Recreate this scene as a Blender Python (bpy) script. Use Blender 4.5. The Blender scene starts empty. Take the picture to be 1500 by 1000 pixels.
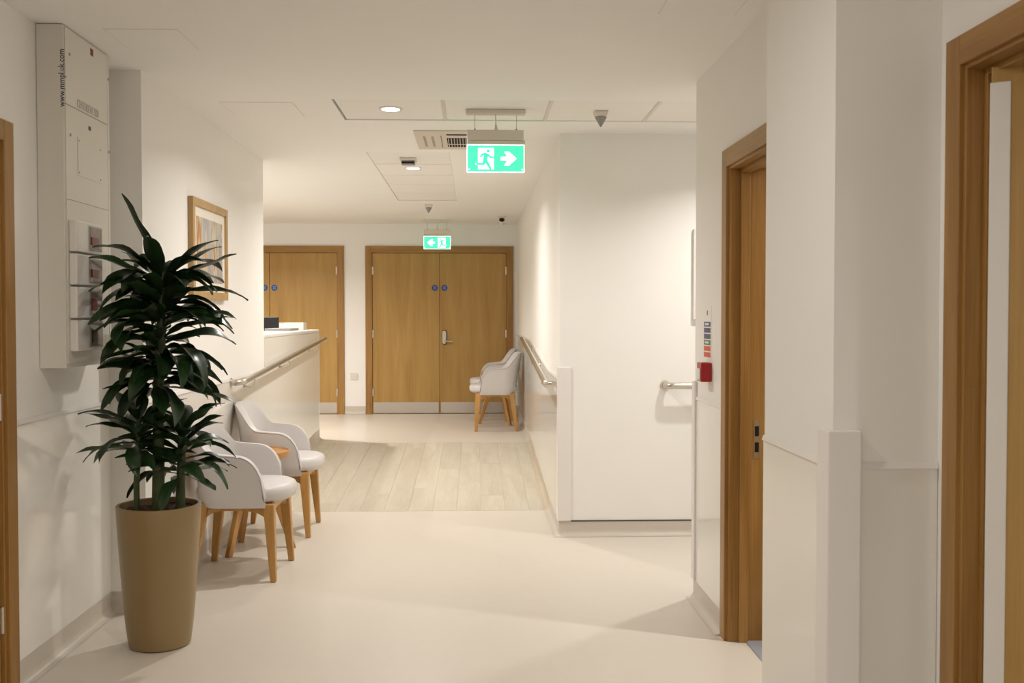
import bpy, math, random
from mathutils import Vector, Matrix, Euler
random.seed(7)
scene = bpy.context.scene
COL = scene.collection

# ------------------------------------------------------------------ camera, world, exposure
EYE = 1.43
cam_d = bpy.data.cameras.new('camera')
cam_d.sensor_width = 36.0
cam_d.lens = 36.0
cam_d.clip_start = 0.05
cam_d.dof.use_dof = True
cam_d.dof.focus_distance = 6.2
cam_d.dof.aperture_fstop = 7.0
cam = bpy.data.objects.new('camera', cam_d)
COL.objects.link(cam)
cam.location = (0, 0, EYE)
cam.rotation_euler = (math.radians(90 - 1.45), 0, math.radians(-2.1))
scene.camera = cam

w = bpy.data.worlds.new('world'); scene.world = w
w.use_nodes = True
w.node_tree.nodes['Background'].inputs[0].default_value = (1, 0.93, 0.83, 1)
w.node_tree.nodes['Background'].inputs[1].default_value = 0.02
scene.view_settings.view_transform = 'Standard'
scene.view_settings.look = 'None'
scene.view_settings.exposure = 0.15
scene.view_settings.gamma = 1.0
scene.view_settings.use_curve_mapping = False
WARM = (1.0, 0.96, 0.915)

# ------------------------------------------------------------------ plan (metres; corridor runs along +Y)
H = 2.60                                  # ceiling
RISE = 0.165                              # ramp rise
RY0, RY1 = 7.485, 10.2                     # ramp start and end
XL1, XL2 = -1.755, -1.59                  # left wall faces
YL = 4.98                                 # step in left wall
YD0, YD1 = 7.80, 10.53                    # reception counter
XR0 = 0.55                               # right wall of the far corridor
YA = 6.60                                 # wall at the back of the side passage
XR1, YR1 = 1.112, 5.12                    # right wall with the second door
XR2, YR2, YR2b = 0.98, 2.76, 3.42        # pier
XR3 = 1.272                               # near right wall
YF = 13.2                                 # far wall

def ramp_z(y):
    return min(max((y - RY0) / (RY1 - RY0), 0), 1) * RISE

# ------------------------------------------------------------------ material helpers
def s2l(c):
    return tuple(((v / 255) / 12.92 if v / 255 <= 0.04045 else ((v / 255 + 0.055) / 1.055) ** 2.4) for v in c)

def base_mat(name):
    m = bpy.data.materials.new(name); m.use_nodes = True
    nt = m.node_tree
    return m, nt, nt.nodes['Principled BSDF']

def N(nt, t, **kw):
    n = nt.nodes.new(t)
    for k, v in kw.items():
        setattr(n, k, v)
    return n

def plain(name, rgb, rough=0.5, metal=0.0, var=0.03, scale=6.0, bump=0.0, bscale=200.0, spec=0.5, coat=0.0, lin=False):
    m, nt, b = base_mat(name)
    col = rgb if lin else s2l(rgb)
    tc = N(nt, 'ShaderNodeTexCoord')
    no = N(nt, 'ShaderNodeTexNoise'); no.inputs['Scale'].default_value = scale; no.inputs['Detail'].default_value = 3
    nt.links.new(tc.outputs['Object'], no.inputs['Vector'])
    mx = N(nt, 'ShaderNodeMix', data_type='RGBA')
    mx.inputs[6].default_value = tuple(v * (1 - var) for v in col) + (1,)
    mx.inputs[7].default_value = tuple(min(v * (1 + var), 1) for v in col) + (1,)
    nt.links.new(no.outputs['Fac'], mx.inputs[0])
    nt.links.new(mx.outputs[2], b.inputs['Base Color'])
    b.inputs['Roughness'].default_value = rough
    b.inputs['Metallic'].default_value = metal
    b.inputs['Specular IOR Level'].default_value = spec
    b.inputs['Coat Weight'].default_value = coat
    if bump:
        n2 = N(nt, 'ShaderNodeTexNoise'); n2.inputs['Scale'].default_value = bscale; n2.inputs['Detail'].default_value = 2
        nt.links.new(tc.outputs['Object'], n2.inputs['Vector'])
        bp = N(nt, 'ShaderNodeBump'); bp.inputs['Strength'].default_value = bump; bp.inputs['Distance'].default_value = 0.002
        nt.links.new(n2.outputs['Fac'], bp.inputs['Height'])
        nt.links.new(bp.outputs['Normal'], b.inputs['Normal'])
    return m

def emis(name, rgb, strength):
    m, nt, b = base_mat(name)
    b.inputs['Base Color'].default_value = s2l(rgb) + (1,)
    b.inputs['Emission Color'].default_value = s2l(rgb) + (1,)
    b.inputs['Emission Strength'].default_value = strength
    b.inputs['Roughness'].default_value = 0.3
    return m

def wood(name, light, dark, axis, fine=1.0, rough=0.38, rnd=0.0, contrast=1.0):
    """oak: stretched noise along one axis, rays and pores"""
    m, nt, b = base_mat(name)
    tc = N(nt, 'ShaderNodeTexCoord')
    src = tc.outputs['Object']
    if rnd:
        oi = N(nt, 'ShaderNodeObjectInfo')
        ad = N(nt, 'ShaderNodeVectorMath', operation='ADD')
        ml = N(nt, 'ShaderNodeMath', operation='MULTIPLY'); ml.inputs[1].default_value = 37.0
        nt.links.new(oi.outputs['Random'], ml.inputs[0])
        nt.links.new(src, ad.inputs[0]); nt.links.new(ml.outputs[0], ad.inputs[1])
        src = ad.outputs[0]
    def mapped(perp, along):
        mp = N(nt, 'ShaderNodeMapping')
        s = [perp] * 3; s['xyz'.index(axis)] = along
        mp.inputs['Scale'].default_value = s
        nt.links.new(src, mp.inputs['Vector'])
        return mp
    m1 = mapped(9 * fine, 0.7 * fine)
    n1 = N(nt, 'ShaderNodeTexNoise'); n1.inputs['Scale'].default_value = 1.0; n1.inputs['Detail'].default_value = 4; n1.inputs['Distortion'].default_value = 0.6
    nt.links.new(m1.outputs[0], n1.inputs['Vector'])
    m2 = mapped(120 * fine, 3.0 * fine)
    n2 = N(nt, 'ShaderNodeTexNoise'); n2.inputs['Scale'].default_value = 1.0; n2.inputs['Detail'].default_value = 3
    nt.links.new(m2.outputs[0], n2.inputs['Vector'])
    a = N(nt, 'ShaderNodeMath', operation='MULTIPLY_ADD'); a.inputs[1].default_value = 0.35; 
    nt.links.new(n2.outputs['Fac'], a.inputs[0]); 
    sc = N(nt, 'ShaderNodeMath', operation='MULTIPLY'); sc.inputs[1].default_value = 0.65
    nt.links.new(n1.outputs['Fac'], sc.inputs[0]); nt.links.new(sc.outputs[0], a.inputs[2])
    r = N(nt, 'ShaderNodeValToRGB')
    mid = 0.5; wd = 0.16 / contrast
    r.color_ramp.elements[0].position = mid - wd; r.color_ramp.elements[0].color = s2l(dark) + (1,)
    r.color_ramp.elements[1].position = mid + wd; r.color_ramp.elements[1].color = s2l(light) + (1,)
    nt.links.new(a.outputs[0], r.inputs[0])
    out = r.outputs[0]
    if rnd:
        hs = N(nt, 'ShaderNodeHueSaturation')
        mr = N(nt, 'ShaderNodeMapRange'); mr.inputs[3].default_value = 1 - rnd; mr.inputs[4].default_value = 1 + rnd
        nt.links.new(oi.outputs['Random'], mr.inputs[0]); nt.links.new(mr.outputs[0], hs.inputs['Value'])
        nt.links.new(out, hs.inputs['Color']); out = hs.outputs[0]
    nt.links.new(out, b.inputs['Base Color'])
    b.inputs['Roughness'].default_value = rough
    bp = N(nt, 'ShaderNodeBump'); bp.inputs['Strength'].default_value = 0.12; bp.inputs['Distance'].default_value = 0.001
    nt.links.new(n2.outputs['Fac'], bp.inputs['Height']); nt.links.new(bp.outputs['Normal'], b.inputs['Normal'])
    return m

M = {}
M['paint'] = plain('wall_paint', (248, 245, 240), 0.65, var=0.012, bump=0.05, bscale=300)
M['ceil'] = plain('ceiling_paint', (249, 247, 242), 0.8, var=0.012)
M['tile'] = plain('ceiling_tile', (246, 243, 237), 0.75, var=0.015, scale=30)
M['clad'] = plain('wall_cladding', (244, 241, 234), 0.10, var=0.01, spec=0.55)
M['guard'] = plain('corner_guard', (240, 235, 231), 0.35, var=0.01)
M['vinyl'] = plain('floor_vinyl', (215, 206, 193), 0.36, var=0.025, scale=14, spec=0.4)
M['cove'] = plain('cove_vinyl', (206, 197, 184), 0.36, var=0.02, spec=0.4)
M['greyfloor'] = plain('grey_floor', (150, 152, 158), 0.45, var=0.03)
M['greyskirt'] = plain('grey_skirting', (70, 70, 72), 0.5)
M['plank'] = wood('pale_oak_plank', (210, 202, 186), (188, 177, 158), 'y', 1.0, 0.4, rnd=0.035, contrast=0.8)
M['covewood'] = wood('pale_oak_cove', (202, 190, 170), (188, 174, 152), 'y', 1.0, 0.4)
for ax in 'xyz':
    M['door' + ax] = wood('oak_veneer_' + ax, (192, 154, 88), (166, 126, 62), ax, 1.0, 0.4, contrast=0.8)
    M['frame' + ax] = wood('oak_frame_' + ax, (176, 133, 72), (142, 100, 45), ax, 1.3, 0.4)
M['leg'] = wood('oak_leg', (204, 156, 90), (174, 124, 60), 'z', 1.6, 0.35)
M['tabletop'] = wood('oak_table', (208, 156, 90), (184, 128, 66), 'y', 1.2, 0.3)
M['pictureframe'] = wood('pale_oak_frame', (196, 164, 112), (172, 136, 84), 'z', 2.0, 0.4)
M['seat'] = plain('grey_leatherette', (214, 209, 207), 0.42, var=0.02, bump=0.12, bscale=420)
M['piping'] = plain('grey_piping', (168, 165, 168), 0.45)
M['steel'] = plain('brushed_steel', (205, 198, 188), 0.27, metal=1.0, var=0.03)
M['kick'] = plain('steel_plate', (205, 200, 194), 0.33, metal=1.0, var=0.03)
M['darkmetal'] = plain('dark_metal', (62, 52, 46), 0.4, metal=0.6)
M['white'] = plain('white_plastic', (236, 232, 226), 0.35, var=0.01)
M['cream'] = plain('cream_plastic', (226, 219, 206), 0.4, var=0.01)
M['panelwhite'] = plain('panel_enamel', (226, 222, 212), 0.3, var=0.01)
M['black'] = plain('black_plastic', (12, 12, 13), 0.45)
M['grey'] = plain('grey_plastic', (150, 148, 146), 0.4)
M['slot'] = plain('vent_dark', (16, 13, 11), 0.8)
M['faint'] = plain('faint_print', (196, 191, 181), 0.5)
M['navy'] = plain('navy_print', (38, 32, 62), 0.5)
M['greyprint'] = plain('grey_print', (172, 166, 156), 0.5)
M['red'] = plain('red_plastic', (170, 22, 26), 0.3)
M['redprint'] = plain('red_print', (128, 54, 50), 0.4)
M['orangeprint'] = plain('orange_print', (226, 96, 66), 0.5)
M['blueprint'] = plain('blue_print', (84, 84, 122), 0.5)
M['greenprint'] = plain('green_print', (84, 130, 108), 0.5)
M['bluesign'] = plain('blue_sign', (34, 70, 150), 0.4)
M['bluelight'] = plain('blue_sign_print', (120, 146, 206), 0.4)
M['pot'] = plain('taupe_pot', (142, 119, 80), 0.38, var=0.02, scale=4, bump=0.04, bscale=500)
M['soil'] = plain('bark_soil', (70, 42, 26), 0.9, var=0.5, scale=70, bump=1.0, bscale=60)
M['cane'] = plain('green_cane', (64, 76, 40), 0.6, var=0.35, scale=40, bump=0.4, bscale=80)
M['mount'] = plain('picture_mount', (236, 230, 216), 0.6)
M['glasswin'] = plain('valve_window', (146, 134, 128), 0.1, var=0.5, scale=22)
M['signgreen'] = emis('sign_green', (66, 226, 164), 1.12)
M['signwhite'] = emis('sign_white', (250, 255, 252), 1.25)
M['lamp'] = emis('lamp_disc', (255, 246, 228), 9.0)

def leaf_mat():
    m, nt, b = base_mat('dark_green_leaf')
    tc = N(nt, 'ShaderNodeTexCoord'); mp = N(nt, 'ShaderNodeMapping'); mp.inputs['Scale'].default_value = (1.5, 60, 1)
    nt.links.new(tc.outputs['Object'], mp.inputs['Vector'])
    no = N(nt, 'ShaderNodeTexNoise'); no.inputs['Scale'].default_value = 3; no.inputs['Detail'].default_value = 3
    nt.links.new(mp.outputs[0], no.inputs['Vector'])
    r = N(nt, 'ShaderNodeValToRGB')
    r.color_ramp.elements[0].position = 0.3; r.color_ramp.elements[0].color = s2l((22, 42, 20)) + (1,)
    r.color_ramp.elements[1].position = 0.75; r.color_ramp.elements[1].color = s2l((44, 74, 36)) + (1,)
    nt.links.new(no.outputs['Fac'], r.inputs[0])
    oi = N(nt, 'ShaderNodeObjectInfo'); hs = N(nt, 'ShaderNodeHueSaturation')
    mr = N(nt, 'ShaderNodeMapRange'); mr.inputs[3].default_value = 0.75; mr.inputs[4].default_value = 1.3
    nt.links.new(oi.outputs['Random'], mr.inputs[0]); nt.links.new(mr.outputs[0], hs.inputs['Value'])
    nt.links.new(r.outputs[0], hs.inputs['Color']); nt.links.new(hs.outputs[0], b.inputs['Base Color'])
    b.inputs['Roughness'].default_value = 0.34
    return m
M['leaf'] = leaf_mat()

def art_mat():
    m, nt, b = base_mat('abstract_print')
    tc = N(nt, 'ShaderNodeTexCoord')
    mp = N(nt, 'ShaderNodeMapping'); mp.inputs['Scale'].default_value = (1, 9, 1.6)
    nt.links.new(tc.outputs['Object'], mp.inputs['Vector'])
    no = N(nt, 'ShaderNodeTexNoise'); no.inputs['Scale'].default_value = 1.5; no.inputs['Detail'].default_value = 4; no.inputs['Distortion'].default_value = 1.0
    nt.links.new(mp.outputs[0], no.inputs['Vector'])
    r = N(nt, 'ShaderNodeValToRGB'); cr = r.color_ramp
    cr.elements[0].position = 0.3; cr.elements[0].color = s2l((150, 140, 90)) + (1,)
    cr.elements[1].position = 0.72; cr.elements[1].color = s2l((200, 120, 90)) + (1,)
    for p, c in ((0.42, (206, 198, 196)), (0.5, (176, 172, 176)), (0.56, (226, 216, 196)), (0.64, (204, 178, 120))):
        e = cr.elements.new(p); e.color = s2l(c) + (1,)
    nt.links.new(no.outputs['Fac'], r.inputs[0]); nt.links.new(r.outputs[0], b.inputs['Base Color'])
    b.inputs['Roughness'].default_value = 0.06
    return m
M['art'] = art_mat()

# ------------------------------------------------------------------ geometry helpers
class MB:
    def __init__(s): s.v = []; s.f = []; s.smooth = False
    def box(s, a, b):
        x0, y0, z0 = a; x1, y1, z1 = b
        n = len(s.v)
        s.v += [(x0,y0,z0),(x1,y0,z0),(x1,y1,z0),(x0,y1,z0),(x0,y0,z1),(x1,y0,z1),(x1,y1,z1),(x0,y1,z1)]
        s.f += [tuple(n+i for i in q) for q in ((0,3,2,1),(4,5,6,7),(0,1,5,4),(1,2,6,5),(2,3,7,6),(3,0,4,7))]
        return s
    def hexa(s, pts):
        n = len(s.v); s.v += [tuple(p) for p in pts]
        s.f += [tuple(n+i for i in q) for q in ((0,3,2,1),(4,5,6,7),(0,1,5,4),(1,2,6,5),(2,3,7,6),(3,0,4,7))]
        return s
    def prism(s, poly, vec):
        """poly: 3D points, extruded by vec"""
        n = len(s.v); k = len(poly); vec = Vector(vec)
        s.v += [tuple(p) for p in poly] + [tuple(Vector(p) + vec) for p in poly]
        s.f += [tuple(range(n, n+k))[::-1], tuple(range(n+k, n+2*k))]
        s.f += [(n+i, n+(i+1) % k, n+k+(i+1) % k, n+k+i) for i in range(k)]
        return s
    def tube(s, pts, r, seg=12, cap=True):
        pts = [Vector(p) for p in pts]; n0 = len(s.v); k = len(pts)
        rs = r if isinstance(r, (list, tuple)) else [r] * k
        prev = None
        for i, p in enumerate(pts):
            t = (pts[min(i+1, k-1)] - pts[max(i-1, 0)]).normalized()
            if prev is None:
                u = t.orthogonal().normalized()
            else:
                u = (prev - t * prev.dot(t)).normalized()
            prev = u; w2 = t.cross(u)
            for j in range(seg):
                a = 2*math.pi*j/seg
                s.v.append(tuple(p + rs[i]*(math.cos(a)*u + math.sin(a)*w2)))
        for i in range(k-1):
            for j in range(seg):
                s.f.append((n0+i*seg+j, n0+i*seg+(j+1) % seg, n0+(i+1)*seg+(j+1) % seg, n0+(i+1)*seg+j))
        if cap:
            s.f.append(tuple(range(n0, n0+seg))[::-1]); s.f.append(tuple(range(n0+(k-1)*seg, n0+k*seg)))
        return s
    def lathe(s, prof, c=(0,0,0), seg=40, axis='z', sx=1.0, sy=1.0, power=2.0):
        """prof: (r, h) pairs; closed at both ends"""
        n0 = len(s.v); k = len(prof)
        for r, h in prof:
            for j in range(seg):
                a = 2*math.pi*j/seg; ca, sa = math.cos(a), math.sin(a)
                x = r*sx*math.copysign(abs(ca)**(2/power), ca); y = r*sy*math.copysign(abs(sa)**(2/power), sa)
                p = {'z': (x, y, h), 'y': (x, h, y), 'x': (h, x, y)}[axis]
                s.v.append((c[0]+p[0], c[1]+p[1], c[2]+p[2]))
        for i in range(k-1):
            for j in range(seg):
                s.f.append((n0+i*seg+j, n0+i*seg+(j+1) % seg, n0+(i+1)*seg+(j+1) % seg, n0+(i+1)*seg+j))
        s.f.append(tuple(range(n0, n0+seg))[::-1]); s.f.append(tuple(range(n0+(k-1)*seg, n0+k*seg)))
        return s
    def mesh(s, name, mat, smooth=False):
        me = bpy.data.meshes.new(name); me.from_pydata(s.v, [], s.f)
        import bmesh
        bm = bmesh.new(); bm.from_mesh(me); bmesh.ops.recalc_face_normals(bm, faces=bm.faces); bm.to_mesh(me); bm.free()
        me.materials.append(M[mat])
        if smooth:
            for p in me.polygons: p.use_smooth = True
        return me
    def obj(s, name, mat, parent=None, smooth=False, bevel=0.0, seg=2):
        o = bpy.data.objects.new(name, s.mesh(name, mat, smooth)); COL.objects.link(o)
        if parent: o.parent = parent
        if bevel:
            m = o.modifiers.new('bevel', 'BEVEL'); m.width = bevel; m.segments = seg; m.limit_method = 'ANGLE'
        if smooth:
            m = o.modifiers.new('edge', 'EDGE_SPLIT'); m.split_angle = math.radians(40)
        return o

def bx(name, a, b, mat, parent=None, bevel=0.0, seg=2):
    return MB().box(a, b).obj(name, mat, parent, False, bevel, seg)
def tag(o, label, cat, group=None):
    o['label'] = label; o['category'] = cat
    if group: o['group'] = group
    return o
def struct(o):
    o['kind'] = 'structure'; return o
def thing(name, loc, label, cat, group=None, rz=0.0):
    o = bpy.data.objects.new(name, None); COL.objects.link(o); o.location = loc; o.rotation_euler = (0, 0, rz)
    o.empty_display_size = 0.1
    return tag(o, label, cat, group)
def copy_tree(o, parent=None):
    c = o.copy(); COL.objects.link(c)
    if parent: c.parent = parent
    for ch in list(o.children): copy_tree(ch, c)
    return c
def lettering(name, text, size, mat, loc, rot, parent, align='LEFT', sx=1.0, depth=0.0006):
    cu = bpy.data.curves.new(name, 'FONT'); cu.body = text; cu.size = size; cu.align_x = align; cu.extrude = depth
    tmp = bpy.data.objects.new(name, cu); COL.objects.link(tmp)
    bpy.context.view_layer.update()
    me = bpy.data.meshes.new_from_object(tmp.evaluated_get(bpy.context.evaluated_depsgraph_get()))
    bpy.data.objects.remove(tmp)
    me.materials.clear(); me.materials.append(M[mat])
    o = bpy.data.objects.new(name, me); COL.objects.link(o)
    o.rotation_euler = rot; o.location = loc; o.scale = (sx, 1, 1)
    if parent: o.parent = parent
    return o
def spot_lamp(name, loc, power, parent, size=0.07, spread=140, color=WARM):
    l = bpy.data.lights.new(name, 'AREA'); l.shape = 'DISK'; l.size = size * 2; l.energy = power; l.color = color
    l.spread = math.radians(spread)
    o = bpy.data.objects.new(name, l); COL.objects.link(o); o.location = loc
    if parent: o.parent = parent
    return o

# ------------------------------------------------------------------ STRUCTURE: floors
struct(bx('floor', (-2.6, -3.2, -0.1), (4.7, RY0, 0), 'vinyl'))
ramp = MB()
ramp.hexa([(XL2-0.05, RY0, -0.1), (XR0+0.05, RY0, -0.1), (XR0+0.05, RY1, -0.1), (XL2-0.05, RY1, -0.1),
           (XL2-0.05, RY0, -0.002), (XR0+0.05, RY0, -0.002), (XR0+0.05, RY1, RISE-0.002), (XL2-0.05, RY1, RISE-0.002)])
floor_ramp = struct(ramp.obj('floor_ramp', 'covewood'))
struct(bx('floor_upper', (-5.6, RY1, -0.1), (XR0+0.3, YF+0.3, RISE), 'vinyl'))
struct(bx('floor_reception', (-5.6, YD0-1.5, -0.1), (XL2-0.2, RY1, RISE), 'vinyl'))
# planks of the ramp: each its own piece
pw = 0.178
sl = RISE / (RY1 - RY0)
px0 = XL2 + 0.035; k = 0
while px0 < XR0 - 0.035:
    x1 = min(px0 + pw, XR0 - 0.035)
    cuts = [RY0] + sorted(RY0 + ((k * 0.73) % 1.22) + 1.22 * j for j in range(3))+ [RY1]
    cuts = [c for c in cuts if RY0 <= c <= RY1]
    for a, b in zip(cuts[:-1], cuts[1:]):
        if b - a < 0.03: continue
        g = 0.0008
        a2, b2 = a + g, b - g
        q = MB().hexa([(px0+g, a2, (a2-RY0)*sl-0.002), (x1-g, a2, (a2-RY0)*sl-0.002), (x1-g, b2, (b2-RY0)*sl-0.002), (px0+g, b2, (b2-RY0)*sl-0.002),
                       (px0+g, a2, (a2-RY0)*sl+0.001), (x1-g, a2, (a2-RY0)*sl+0.001), (x1-g, b2, (b2-RY0)*sl+0.001), (px0+g, b2, (b2-RY0)*sl+0.001)])
        q.obj('plank', 'plank', floor_ramp)
    px0 = x1; k += 1

# ------------------------------------------------------------------ STRUCTURE: ceiling
TR = 0.007                                # tiles sit this much above the plaster
cm_ = MB()
for (xa, xb, ya, yb) in ((-5.6, 4.7, -3.2, 5.60), (-5.6, -0.775, 5.60, 6.20), (2.4, 4.7, 5.60, 6.20), (-5.6, 4.7, 6.20, 7.40),
                         (-5.6, -0.775, 7.40, 10.50), (-0.178, 4.7, 7.40, 10.50), (-5.6, 4.7, 10.50, YF+0.3)):
    cm_.box((xa, ya, H), (xb, yb, H+0.1))
ceiling = struct(cm_.obj('ceiling', 'ceil'))
def ctile(x0, x1, y0, y1):
    return bx('ceiling_tile', (x0, y0, H+TR), (x1, y1, H+0.1), 'tile', ceiling)
for i in range(4):
    x0 = -0.773 + i*0.599
    ctile(x0+0.010, (x0+0.589) if i < 3 else 2.398, 5.602, 6.198)
for i in range(3):
    x0 = -0.773 + (i+1)*0.599
    bx('joint_strip', (x0-0.0095, 5.602, H+0.002), (x0+0.0095, 6.198, H+0.09), 'cream', ceiling)
for i in range(5):
    y0 = 7.40 + i*0.62
    ctile(-0.773, -0.180, y0+0.002, y0+0.610)
    if i: bx('joint_strip', (-0.773, y0-0.0095, H+TR+0.012), (-0.180, y0+0.0015, H+0.09), 'grey', ceiling)
def access_panel(x0, x1, y0, y1):
    o = bx('access_panel', (x0, y0, H-0.0022), (x1, y1, H-0.0002), 'ceil', ceiling)
    m = MB(); e = 0.0035
    m.box((x0-e, y0-e, H-0.0012), (x0, y1+e, H-0.0001)).box((x1, y0-e, H-0.0012), (x1+e, y1+e, H-0.0001)).box((x0, y0-e, H-0.0012), (x1, y0, H-0.0001)).box((x0, y1, H-0.0012), (x1, y1+e, H-0.0001))
    m.obj('panel_joint', 'cream', o)
access_panel(-1.51, -1.215, 4.27, 4.575)
access_panel(-1.392, -1.0, 5.695, 6.09)
access_panel(0.716, 1.01, 3.55, 3.98)

# ------------------------------------------------------------------ STRUCTURE: walls
def wall_x(name, x0, x1, y0, y1, openings=(), mat='paint', z0=-0.05, top=H):
    """wall running along Y, with door openings (ya, yb, ztop)"""
    m = MB(); y = y0
    for ya, yb, zt in sorted(openings):
        m.box((x0, y, z0), (x1, ya, top)); m.box((x0, ya, zt), (x1, yb, top)); y = yb
    m.box((x0, y, z0), (x1, y1, top))
    return struct(m.obj(name, mat))
def wall_y(name, y0, y1, x0, x1, openings=(), mat='paint', z0=-0.05, top=H):
    m = MB(); x = x0
    for xa, xb, zt in sorted(openings):
        m.box((x, y0, z0), (xa, y1, top)); m.box((xa, y0, zt), (xb, y1, top)); x = xb
    m.box((x, y0, z0), (x1, y1, top))
    return struct(m.obj(name, mat))

D1 = (2.955, 3.89, 2.095)      # left door opening
D2 = (3.50, 4.45, 2.095)       # right door opening by the alarm point
D3 = (1.71, 2.64, 2.095)      # near right door opening
wall_x('wall_left', XL1-0.15, XL1, -3.2, YL, [D1])
wall_x('wall_left_seating', XL2-0.2, XL2, YL, YD0)
wall_y('wall_reception_near', YD0-0.15, YD0, -5.6, XL2-0.2)
wall_x('wall_reception_side', -5.6, -5.45, YD0, YF+0.1)
DA = (-3.51, -1.722, RISE+2.10)
DB = (-1.341, 0.446, RISE+2.10)
wall_y('wall_far', YF, YF+0.14, -5.6, 0.9, [DA, DB])
wall_x('wall_right_ramp', XR0, XR0+0.2, YA, YF)
wall_y('wall_side_passage_back', YA, YA+0.12, XR0+0.2, 4.7)
wall_x('wall_right', XR1, XR1+0.15, YR2b, YR1, [D2])
wall_y('wall_side_passage_front', YR1-0.15, YR1, XR1+0.15, 4.7)
wall_x('wall_right_pier', XR2, XR3+0.15, YR2, YR2b)
wall_x('wall_right_near', XR3, XR3+0.15, -3.2, YR2, [D3])
wall_y('wall_room_divider', YR2+0.05, YR2+0.17, XR1+0.15, 4.7)
wall_x('wall_end', 4.6, 4.75, -3.2, YA+0.12)
wall_y('wall_behind', -3.35, -3.2, -2.6, 4.75)
wall_x('wall_left_room', -3.0, -2.85, -3.2, YL)
# rooms off the corridor
struct(bx('floor_side_room', (XR1+0.075, YR2+0.17, 0), (4.6, YR1-0.15, 0.004), 'greyfloor'))
sk = MB().box((XR1+0.15, YR1-0.16, 0.004), (4.6, YR1-0.15, 0.11))
struct(sk.obj('baseboard_side_room', 'greyskirt'))

# ------------------------------------------------------------------ wall cladding, caps, corner guards
def clad_x(name, x, y0, y1, face, top=1.015, zfun=lambda y: 0.0, t=0.004, cap=True, parent=None):
    """sheet on a wall running along Y; face=+1 faces +X"""
    ys = [y0] + [q for q in (RY0, RY1) if y0 < q < y1] + [y1]
    m = MB(); c = MB()
    for a, b in zip(ys[:-1], ys[1:]):
        za, zb = zfun(a), zfun(b)
        xa, xb = (x, x + face*t)
        m.hexa([(xa,a,za+0.1),(xb,a,za+0.1),(xb,b,zb+0.1),(xa,b,zb+0.1),(xa,a,za+top),(xb,a,za+top),(xb,b,zb+top),(xa,b,zb+top)])
        xc = x + face*0.010
        c.hexa([(xa,a,za+top-0.004),(xc,a,za+top-0.004),(xc,b,zb+top-0.004),(xa,b,zb+top-0.004),(xa,a,za+top+0.012),(xb,a,za+top+0.012),(xb,b,zb+top+0.012),(xa,b,zb+top+0.012)])
    o = struct(m.obj(name, 'clad'))
    if cap: c.obj('capping', 'guard', o)
    return o
def clad_y(name, y, x0, x1, top=1.015, t=0.004):
    o = struct(MB().box((x0, y-t, 0.1), (x1, y, top)).obj(name, 'clad'))
    MB().hexa([(x0,y-0.010,top-0.004),(x1,y-0.010,top-0.004),(x1,y,top-0.004),(x0,y,top-0.004),(x0,y-t,top+0.012),(x1,y-t,top+0.012),(x1,y,top+0.012),(x0,y,top+0.012)]).obj('capping', 'guard', o)
    return o
clad_x('trim_1', XL1, D1[1]+0.06, YL-0.002, 1)
clad_x('trim_2', XL2, YL, YD0, 1, zfun=ramp_z, top=1.01)
clad_x('trim_3', XR0, YA+0.05, YF-0.02, -1, zfun=ramp_z, top=1.02)
clad_x('trim_4', XR1, D2[1]+0.06, YR1-0.04, -1)
clad_x('trim_5', XR2, YR2+0.05, YR2b, -1)
clad_y('trim_6', YR2, XR2+0.06, XR3-0.002)
clad_y('trim_7', YL, XL1+0.004, XL2-0.002)
def guard(name, x, y, sx, sy, z0, z1, w2=0.075, t=0.012):
    """L-shaped corner guard outside the corner (x, y); faces to sx and sy"""
    m = MB()
    p = [(x+sx*t, y+sy*t), (x-sx*w2, y+sy*t), (x-sx*w2, y), (x, y), (x, y-sy*w2), (x+sx*t, y-sy*w2)]
    m.prism([(a, b, z0) for a, b in p], (0, 0, z1-z0))
    return struct(m.obj(name, 'guard', bevel=0.004, seg=3))
guard('trim_8', XR0, YA, -1, -1, 0.1, 1.097)
guard('trim_9', XR1, YR1, -1, 1, 0.1, 1.103, 0.05, 0.014)
guard('trim_10', XR2, YR2, -1, -1, 0.0, 1.117, 0.072, 0.02)
# dark strip painting in the shade of the gap below the passage sheet
struct(bx('trim_11', (XR0+0.075, YA-0.006, 0.094), (4.6, YA, 0.102), 'greyskirt'))

# ------------------------------------------------------------------ coved skirting
def cove(name, pts, side, mat='cove', r=0.035, h=0.1):
    """pts: (x, y, zbase) along the wall; side=+1: room lies to the left of the travel direction"""
    prof = [(0, h), (0.004, h)]
    for i in range(6):
        a = i/5*math.pi/2
        prof.append((0.004 + r*(1-math.cos(a)), 0.0015 + r*(1-math.sin(a))))
    prof.append((0, 0.0))
    n = len(pts); rows = []
    for i in range(n):
        d = []
        for j in (i-1, i):
            if 0 <= j < n-1:
                v = Vector((pts[j+1][0]-pts[j][0], pts[j+1][1]-pts[j][1])).normalized()
                d.append(Vector((-v.y, v.x))*side)
        nn = sum(d, Vector((0, 0)))
        if len(d) == 2: nn = nn / (1 + d[0].dot(d[1]))
        rows.append([(pts[i][0]+nn.x*q, pts[i][1]+nn.y*q, pts[i][2]+z) for q, z in prof])
    m = MB(); k = len(prof)
    for rw in rows: m.v += rw
    for i in range(n-1):
        for j in range(k):
            m.f.append((i*k+j, i*k+(j+1) % k, (i+1)*k+(j+1) % k, (i+1)*k+j))
    m.f.append(tuple(range(k))); m.f.append(tuple(range((n-1)*k, n*k)))
    return struct(m.obj(name, mat, smooth=True))
cove('baseboard_left', [(XL1, D1[1]+0.06, 0), (XL1, YL, 0), (XL2, YL, 0), (XL2, RY0, 0)], -1)
cove('baseboard_left_ramp', [(XL2, RY0, 0), (XL2, RY1, RISE)], -1, 'covewood')
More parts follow.
